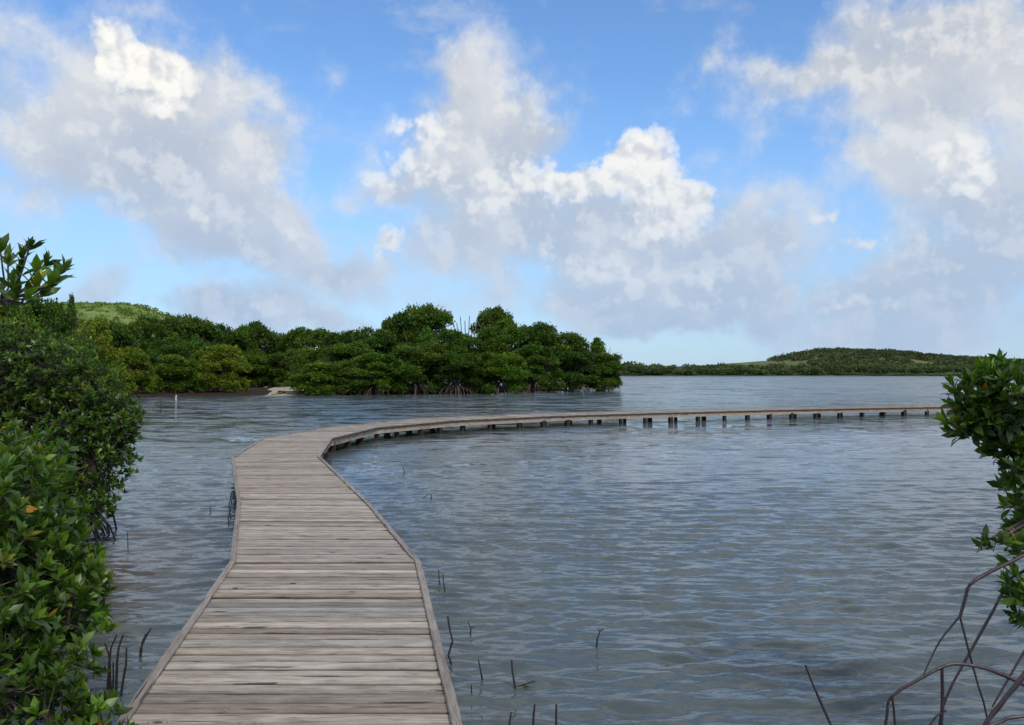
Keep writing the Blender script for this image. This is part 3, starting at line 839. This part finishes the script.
wood_mass('hill_scrub', 'bright green scrub dotted over the grassy hill', pts, 1.9, [(.12, .17, .04), (.15, .20, .05), (.09, .13, .035)], cat='scrub', per=26, leaf=1.0)

# ------------------------------------------------------------------ vegetation, near
LEAF_V = [(0, 0, 0), (0, .38, .015), (0, .74, .0), (0, 1.0, -.06),
          (.14, .28, .045), (.18, .62, .05), (-.14, .28, .045), (-.18, .62, .05)]
LEAF_F = [(0, 4, 1), (1, 4, 5, 2), (2, 5, 3), (0, 1, 6), (1, 2, 7, 6), (2, 3, 7)]
def rosettes(name, P, A, leaf, per, R, parent, yellow=.05, base=1.0, spread=1.0):
    """whorls of leaves at twig tips: P positions, A axes"""
    n = len(P)*per
    A = unit(A); fr = frames(A, np.zeros(len(A)))
    X, Yv, Z = fr[:, :, 0], fr[:, :, 1], fr[:, :, 2]
    j = np.tile(np.arange(per), len(P)); ang = j*2.4 + np.repeat(R.uniform(0, 6.28, len(P)), per) + R.normal(0, .2, n)
    tilt = (.25 + .95*(j/per)) * spread + R.normal(0, .15, n)            # inner leaves upright, outer ones spread
    rad = np.cos(ang)[:, None]*np.repeat(X, per, 0) + np.sin(ang)[:, None]*np.repeat(Z, per, 0)
    ax = np.cos(tilt)[:, None]*np.repeat(Yv, per, 0) + np.sin(tilt)[:, None]*rad
    # leaf normal faces the whorl axis
    y = unit(ax); nz = unit(np.repeat(Yv, per, 0) - (np.repeat(Yv, per, 0)*y).sum(1, keepdims=True)*y)
    x = np.cross(y, nz)
    roll = R.normal(0, .3, n)[:, None]
    x2 = x*np.cos(roll) + nz*np.sin(roll); z2 = -x*np.sin(roll) + nz*np.cos(roll)
    M = np.stack([x2, y, z2], -1)
    sc = leaf*R.uniform(.6, 1.25, n)*np.repeat(R.uniform(.8, 1.15, len(P)), per)*(.65 + .35*(j/per))
    pos = np.repeat(P, per, 0) - np.repeat(Yv, per, 0)*(leaf*.25*(j/per))[:, None]
    cb = np.repeat(greens(len(P), base, yellow, R), per, 0)*R.uniform(.75, 1.3, (n, 1))
    young = (j < per*.3)[:, None]; cb = np.where(young, cb*np.array([1.5, 1.4, 1.1]), cb)
    rare = R.random(n) < .006; cb[rare] = (.30, .15, .02)
    o = inst_mesh(name, LEAF_V, LEAF_F, pos, M, sc, cb, M_LEAF, parent); return o

def lobe_surface(lobes, R, dens, inner=.35):
    P, A = [], []
    for (c, r) in lobes:
        c = np.array(c); r = np.array(r if hasattr(r, '__len__') else (r, r, r), float)
        n = int(dens * 12.56 * (r.mean()**2)); d = unit(R.normal(size=(n, 3)))
        q = 1 - inner*R.random(n)**1.5 + R.normal(0, .11, n)
        P.append(c + d*r*q[:, None]); A.append(d*.9 + np.array([0, 0, .75]) + R.normal(0, .25, (n, 3)))
    P, A = np.concatenate(P), np.concatenate(A)
    return P, unit(A)
def near_bush(name, label, base, lobes, leaf, per, dens, seed, stems, yellow=.05, tone=1.0, keep=None, rootfn=None, hub=None):
    R = np.random.default_rng(seed); random.seed(seed)
    base = Vector(base); root = empty(name, base, label=label, cat='mangrove bush')
    P, A = lobe_surface(lobes, R, dens)
    m = P[:, 2] > .12
    if keep is not None: m &= keep(P)
    P, A = P[m], A[m]
    bl = np.array(base)
    rosettes('foliage', P - bl, A, leaf, per, R, root, yellow, tone)
    b = MB()
    for (c, r) in lobes:
        c = Vector(c) - base; r = max(r) if hasattr(r, '__len__') else r
        foot = Vector((c.x*.25 + random.uniform(-.15, .15), c.y*.25 + random.uniform(-.15, .15), 0.0))
        mid = foot.lerp(c, .5) + Vector((random.uniform(-.1, .1), random.uniform(-.1, .1), .12))
        if hub is not None:
            h0 = Vector(hub) - base; b.tube([h0, h0.lerp(c, .5) + Vector((0, 0, -.03)), c], [stems*.8, stems*.6, stems*.4], 6, .08)
        else: b.tube([foot - Vector((0, 0, .4)), foot, mid, c], [stems*1.2, stems, stems*.8, stems*.55], 7, .08)
        cw = np.array(c + base); dd = np.linalg.norm(P - cw, axis=1); ids = np.where(dd < r*1.25)[0]
        for i in ids[::7]:
            tip = Vector(P[i] - bl); mm = c.lerp(tip, .5) + Vector((random.uniform(-.05, .05), random.uniform(-.05, .05), -.04))
            b.tube([c, mm, tip], [stems*.30, stems*.20, stems*.11], 4)
    if hub is not None: b.tube([(0, 0, -.4), (0, 0, .5), Vector(hub) - base, Vector(hub) - base + Vector((0, 0, .5))], [stems*2, stems*1.8, stems*1.3, stems*.7], 8, .06)
    b.build('branches', M_BARK, root)
    if rootfn:
        rb = MB(); rootfn(rb, base); rb.build('prop_roots', M_ROOT, root)
    return root
def L(px, py, Y, r): p = atY(px, py, Y); return ((p.x, p.y, p.z), r)
def foot_roots(n, rad, zt):
    def f(b, base):
        for i in range(n):
            a = random.uniform(0, 6.283); r = rad*random.uniform(.5, 1.05); r0 = r*random.uniform(.2, .6); z = zt*random.uniform(.5, 1)
            pts = []
            for k in range(6):
                t = k/5; rr = r0 + (r - r0)*math.sin(t*1.57); pts.append((math.cos(a + t*.1)*rr, math.sin(a+t*.1)*rr, z*(1 - t**2.2)*1.0 - .4*t**3))
            b.tube(pts, [.016, .015, .014, .013, .012, .011], 6)
    return f
# front-left bush (A)
near_bush('mangrove_bush', 'nearest glossy green mangrove bush at the lower left, leaning towards the planks', (-3.5, 4.4, 0),
    [L(-30, 520, 4.3, .42), L(15, 500, 4.7, .34), L(-60, 600, 3.9, .5), L(30, 590, 4.4, .36), L(45, 640, 4.3, .30), L(25, 555, 4.9, .34), L(-10, 690, 3.9, .40),
     L(55, 565, 4.7, .22), L(62, 605, 4.5, .20), L(50, 735, 3.9, .28), L(85, 745, 3.8, .17), L(0, 480, 5.1, .28), L(-20, 640, 4.6, .4), L(-40, 480, 5.0, .34), L(-20, 460, 4.8, .16)],
    .092, 10, 82, 31, .02, .04, .98, rootfn=foot_roots(18, .9, .5))
# big dark bush behind it (B)
near_bush('mangrove_bush', 'big dark mangrove bush standing in the water at the left, beyond the nearest one', (-5.7, 10.2, 0),
    [L(20, 372, 10.3, .62), L(60, 375, 10.2, .50), L(-30, 380, 10.5, .8), L(85, 420, 10.0, .50), L(105, 415, 10.0, .36), L(118, 418, 9.9, .26), L(95, 462, 9.9, .42), L(60, 440, 10.4, .7),
     L(80, 495, 9.9, .36), L(50, 490, 10.3, .62), L(96, 508, 9.8, .22), L(10, 450, 10.6, .8), L(20, 520, 10.2, .5), L(60, 525, 10.0, .3), L(88, 388, 10.1, .36), L(20, 352, 10.4, .28), L(114, 440, 10.0, .25)],
    .088, 9, 95, 32, .03, .03, .88, rootfn=foot_roots(50, 1.0, .5))
# right bush (C) with its arching roots
def right_roots(b, base):
    def pl(pts, r0, r1=None, Y=4.3, sink=None):
        r1 = r1 or r0; V = []
        for i, p in enumerate(pts):
            yy = Y if not hasattr(Y, '__len__') else Y[0] + (Y[1]-Y[0])*i/(len(pts)-1)
            V.append(atY(p[0], p[1], yy) - base)
        # smooth with a Catmull-Rom pass
        W_ = []
        for i in range(len(V)-1):
            a0, a1, a2, a3 = V[max(i-1, 0)], V[i], V[i+1], V[min(i+2, len(V)-1)]
            for t in (0, .33, .66):
                W_.append(.5*((2*a1) + (a2-a0)*t + (2*a0-5*a1+4*a2-a3)*t*t + (3*a1-a0-3*a2+a3)*t**3))
        W_.append(V[-1]); n = len(W_)
        b.tube(W_, [.72*(r0 + (r1-r0)*i/(n-1)) for i in range(n)], 8, .12)
    pl([(1075, 520), (1050, 538), (1024, 555), (990, 572), (970, 584.5), (965, 600), (960, 617)], .013, .011, 4.2)
    pl([(960, 616), (950, 628), (940, 641), (931, 658), (923, 676)], .008, .0045, 4.2)
    pl([(960, 617), (969, 652), (978, 685), (987, 717), (998, 800)], .0075, .006, 4.2)
    pl([(1080, 540), (1024, 571), (1010, 580), (994, 609), (969, 654), (946, 698), (938, 735), (930, 800)], .012, .008, 4.4)
    pl([(1010, 577), (1009, 594), (1007.5, 608)], .011, .007, 4.4)
    pl([(880, 830), (884, 745), (887, 715), (892, 696), (923, 677), (946, 665.5), (960, 664), (984, 668), (1010, 678), (1040, 692), (1090, 712)], .009, .013, 4.0)
    pl([(892, 697), (895, 725), (899, 830)], .008, .006, 4.0)
    pl([(942, 668), (942.5, 700), (941, 740), (940, 840)], .011, .010, 4.0)
    pl([(1060, 592), (1024, 652), (1007, 681), (992, 707)], .010, .006, 4.3)
    pl([(1075, 610), (1024, 675), (1000, 705), (980, 735), (940, 830)], .016, .014, 3.8)
    pl([(1090, 712), (1024, 716), (1000, 722), (970, 745), (955, 850)], .011, .009, 3.8)
    pl([(946, 710), (928, 728), (905, 800)], .008, .006, 4.0)
near_bush('mangrove_bush', 'glossy mangrove bush with bare arching prop roots at the right edge', (3.35, 4.5, 0),
    [L(1018, 408, 4.4, .24), L(985, 400, 4.3, .17), L(968, 397, 4.25, .085), L(970, 425, 4.3, .10), L(1056, 425, 4.5, .26), L(1030, 440, 4.4, .19), L(1005, 397, 4.2, .14), L(1075, 460, 4.5, .24), L(966, 412, 4.3, .07),
     L(1028, 490, 4.3, .10), L(996, 541, 4.2, .055), L(982, 543, 4.2, .04), L(1022, 596, 4.3, .10), L(1060, 540, 4.4, .22), L(1028, 390, 4.1, .09), L(1035, 525, 4.3, .09), L(1010, 445, 4.3, .10), L(1018, 470, 4.3, .09), L(1010, 538, 4.25, .05), L(1040, 610, 4.3, .12), L(1050, 500, 4.5, .2), L(958, 424, 4.25, .05), L(1010, 388, 4.2, .10), L(988, 392, 4.25, .08)],
    .098, 8, 105, 33, .014, .04, .85, rootfn=right_roots, hub=tuple(atY(1080, 480, 4.5)))

# overhanging leafy twigs at the upper left: a taller mangrove just out of frame
def twig_tree():
    base = Vector((-4.1, 5.2, 0)); root = empty('mangrove_sapling', base, label='slender tall mangrove sapling with upright leaf whorls against the sky at the upper left', cat='sapling')
    R = np.random.default_rng(44); random.seed(44)
    Y = 5.0
    tips = [((8, 262), .0), ((22, 258), .1), ((46, 262), .25), ((52, 284), .5), ((36, 285), .2), ((12, 285), .0), ((-6, 270), -.3), ((28, 296), .6), ((64, 268), .4), ((-14, 296), -.3), ((-30, 280), -.2), ((4, 302), .1), ((0, 248), 0), ((36, 270), .2), ((58, 275), .5), ((20, 272), 0), ((14, 296), .2), ((42, 294), .7), ((-4, 290), 0), ((30, 246), .1)]
    P = np.array([tuple(atY(*t[0], Y + random.uniform(-.15, .15)) - base) for t in tips]); A = np.array([(t[1], random.uniform(-.3, .1), 1.0) for t in tips])
    rosettes('foliage', P, A, .135, 10, R, root, .04, 1.15, .85)
    b = MB(); crook = atY(-60, 330, Y) - base; fork = atY(2, 300, Y) - base
    b.tube([(0, 0, -.4), (.1, 0, 1.0), crook, fork], [.035, .03, .02, .012], 7)
    for p in P: b.tube([fork if p[0] > fork.x - .1 else crook, Vector(p)*.5 + fork*.5 + Vector((.02, 0, -.04)), Vector(p)], [.008, .006, .005], 5)
    b.build('trunk', M_BARK, root)
twig_tree()

# ------------------------------------------------------------------ sticks in the water
def stick(name, label, pix, r=.007, group=None, cat='stick', extra=()):
    """pix: from the tip down to the waterline, in the photograph; the foot stands on the bed"""
    foot = at(*pix[-1]); Y = foot.y
    root = [atY(px, py, Y) - foot for px, py in pix]
    root.append(Vector((random.uniform(-.02, .02), 0.0, -.35)))
    b = MB(); n = len(root)
    b.tube(root, [r*(.6 + .5*i/(n-1)) for i in range(n)], 6, .15)
    for e in extra: b.tube([atY(px, py, Y) - foot for px, py in e], r*.6, 5)
    o = b.build(name, M_TWIG); o.location = foot
    tag(o, label, cat, group)
GS1 = 'mangrove shoots standing in the water right of the deck'; GS2 = 'mangrove shoots standing in the water left of the deck'
stick('dead_shoot', 'left one of two thin shoots close to the deck edge at its bend', [(438.7, 570), (439, 578), (440, 586)], group=GS1)
stick('dead_shoot', 'right, slightly lower one of two thin shoots close to the deck edge at its bend', [(443, 574), (443.5, 582), (444.8, 591)], group=GS1)
stick('dead_shoot', 'tall crooked dark shoot rising right beside the edge board', [(447.8, 616), (449.5, 628), (452.5, 641), (448.5, 655), (451.5, 664)], .008, GS1)
stick('dead_shoot', 'small forked shoot between the crooked shoot and open water', [(467.8, 622), (471, 628), (470.6, 634)], .006, GS1, extra=[[(471, 628), (475, 626.4)]])
stick('dead_shoot', 'straight leaning shoot third outward from the deck near the bottom', [(478.5, 659.5), (480.5, 670), (482.8, 681)], .008, GS1)
stick('dead_shoot', 'long single shoot left of the drifting twig', [(511.7, 660), (512.5, 672), (515.2, 688)], .008, GS1)
stick('dead_shoot', 'tiny stub of a shoot below the straight leaning one', [(471.3, 685), (471.6, 694)], .006, GS1)
stick('dead_shoot', 'leftmost of three shoots cut by the bottom edge', [(511.3, 712), (509.5, 722), (508.5, 742)], .007, GS1)
stick('dead_shoot', 'middle one of three shoots cut by the bottom edge', [(535, 704), (533.4, 716), (533, 738)], .008, GS1)
stick('dead_shoot', 'rightmost of three shoots cut by the bottom edge', [(556.5, 704), (556, 716), (556.5, 736)], .008, GS1)
stick('dead_shoot', 'lone hook-topped shoot out in the open water', [(603.5, 629), (600, 631), (597.5, 638), (596.3, 649)], .008, GS1, extra=[[(600, 631), (598, 629)]])
stick('dead_shoot', 'tiny far shoot in the water inside the deck curve', [(402.8, 465.5), (404.4, 473)], .012, GS1)
stick('dead_shoot', 'small bent twig standing low in the water between deck and far shoot', [(424, 498), (427, 494.5), (431.5, 494.8), (431, 499)], .010, GS1)
stick('dead_shoot', 'long leaning bare shoot near the arching roots at the lower right', [(805.5, 665), (812, 682), (819.6, 699.5), (832, 727), (838, 745)], .008, 'mangrove shoots near the arching roots', extra=[[(807, 669), (804.5, 671)]])
stick('dead_shoot', 'outermost left, thick shoot of the cluster under the nearest bush', [(105, 643), (109.5, 656), (109, 672), (107.5, 688)], .010, GS2)
stick('dead_shoot', 'slanted branch-like shoot joining the left of the shoot cluster', [(117, 634), (111, 648), (109.8, 660), (110.5, 690)], .008, GS2)
stick('dead_shoot', 'tallest shoot of the cluster beside the nearest bush', [(123, 635), (118.5, 648), (117, 662), (116, 694)], .010, GS2)
stick('dead_shoot', 'rightmost curved shoot of the cluster beside the nearest bush', [(126.4, 648), (126, 664), (123, 680), (120.5, 697)], .009, GS2)
stick('dead_shoot', 'short shoot in the middle of the cluster beside the nearest bush', [(113, 662), (113.4, 676), (112.8, 691)], .008, GS2)
stick('dead_shoot', 'pale-tipped leaning shoot between the cluster and the deck', [(151, 628), (145, 638), (141, 648), (140.5, 656)], .011, GS2, extra=[[(146, 634), (142, 642), (141.6, 652)]])
stick('dead_shoot', 'thin shoot standing right of the big dark bush roots', [(127.5, 532), (128, 547)], .008, GS2)
stick('dead_shoot', 'faint far shoot halfway between big dark bush and deck', [(210, 506), (210.5, 513)], .008, GS2)
for i, (x, y0, y1, lab) in enumerate(((231.5, 492, 503, 'farthest dark twig of those touching the left deck edge'), (229.8, 499, 510, 'second farthest dark twig touching the left deck edge'),
        (230.8, 507, 518, 'second nearest dark twig touching the left deck edge'), (229, 513, 524, 'nearest dark twig touching the left deck edge'))):
    stick('dead_shoot', lab, [(x+.6, y0), (x-1, (y0+y1)/2), (x, y1)], .009, 'dark twigs along the left deck edge')
# drifting twig
p = at(525, 686.5); b = MB()
b.tube([(-.06, -.02, .012), (-.01, 0, .02), (.035, .02, .03), (.07, .03, .022)], [.004, .008, .009, .005], 6); b.tube([(-.01, 0, .02), (.02, -.04, .012)], .005, 5)
o = b.build('drifting_twig', M_TWIG); o.location = p; tag(o, 'small dark twig drifting flat on the water among the shoots', 'twig')
# seedling
p = at(160, 413); sd = empty('mangrove_seedling', p, label='lone leafy mangrove seedling standing in open water near the left shore', cat='seedling')
R = np.random.default_rng(5); b = MB(); b.tube([(0, 0, -.4), (.05, 0, .25), (0, 0, .5)], .02, 5)
for dx, dz in ((-.18, .42), (.2, .5), (.05, .62)): b.tube([(0, 0, .3), (dx*.6, 0, dz*.85), (dx, 0, dz)], .012, 4)
b.build('stem', M_TWIG, sd)
rosettes('foliage', np.array([(-.18, 0, .42), (.2, 0, .5), (.05, 0, .62), (0, .1, .5)]), np.array([(-.4, 0, 1), (.4, 0, 1), (0, 0, 1), (0, .4, 1)]), .2, 8, R, sd, .3, 1.3)
# white post
p = at(176, 400.5); b = MB(); b.tube([(0, 0, -.4), (0, 0, .2), (.02, 0, .34), (.02, 0, .38)], [.06, .055, .05, .03], 8)
o = b.build('white_post', M_WHITE); o.location = p; tag(o, 'short white post standing in the water before the left shore', 'post')
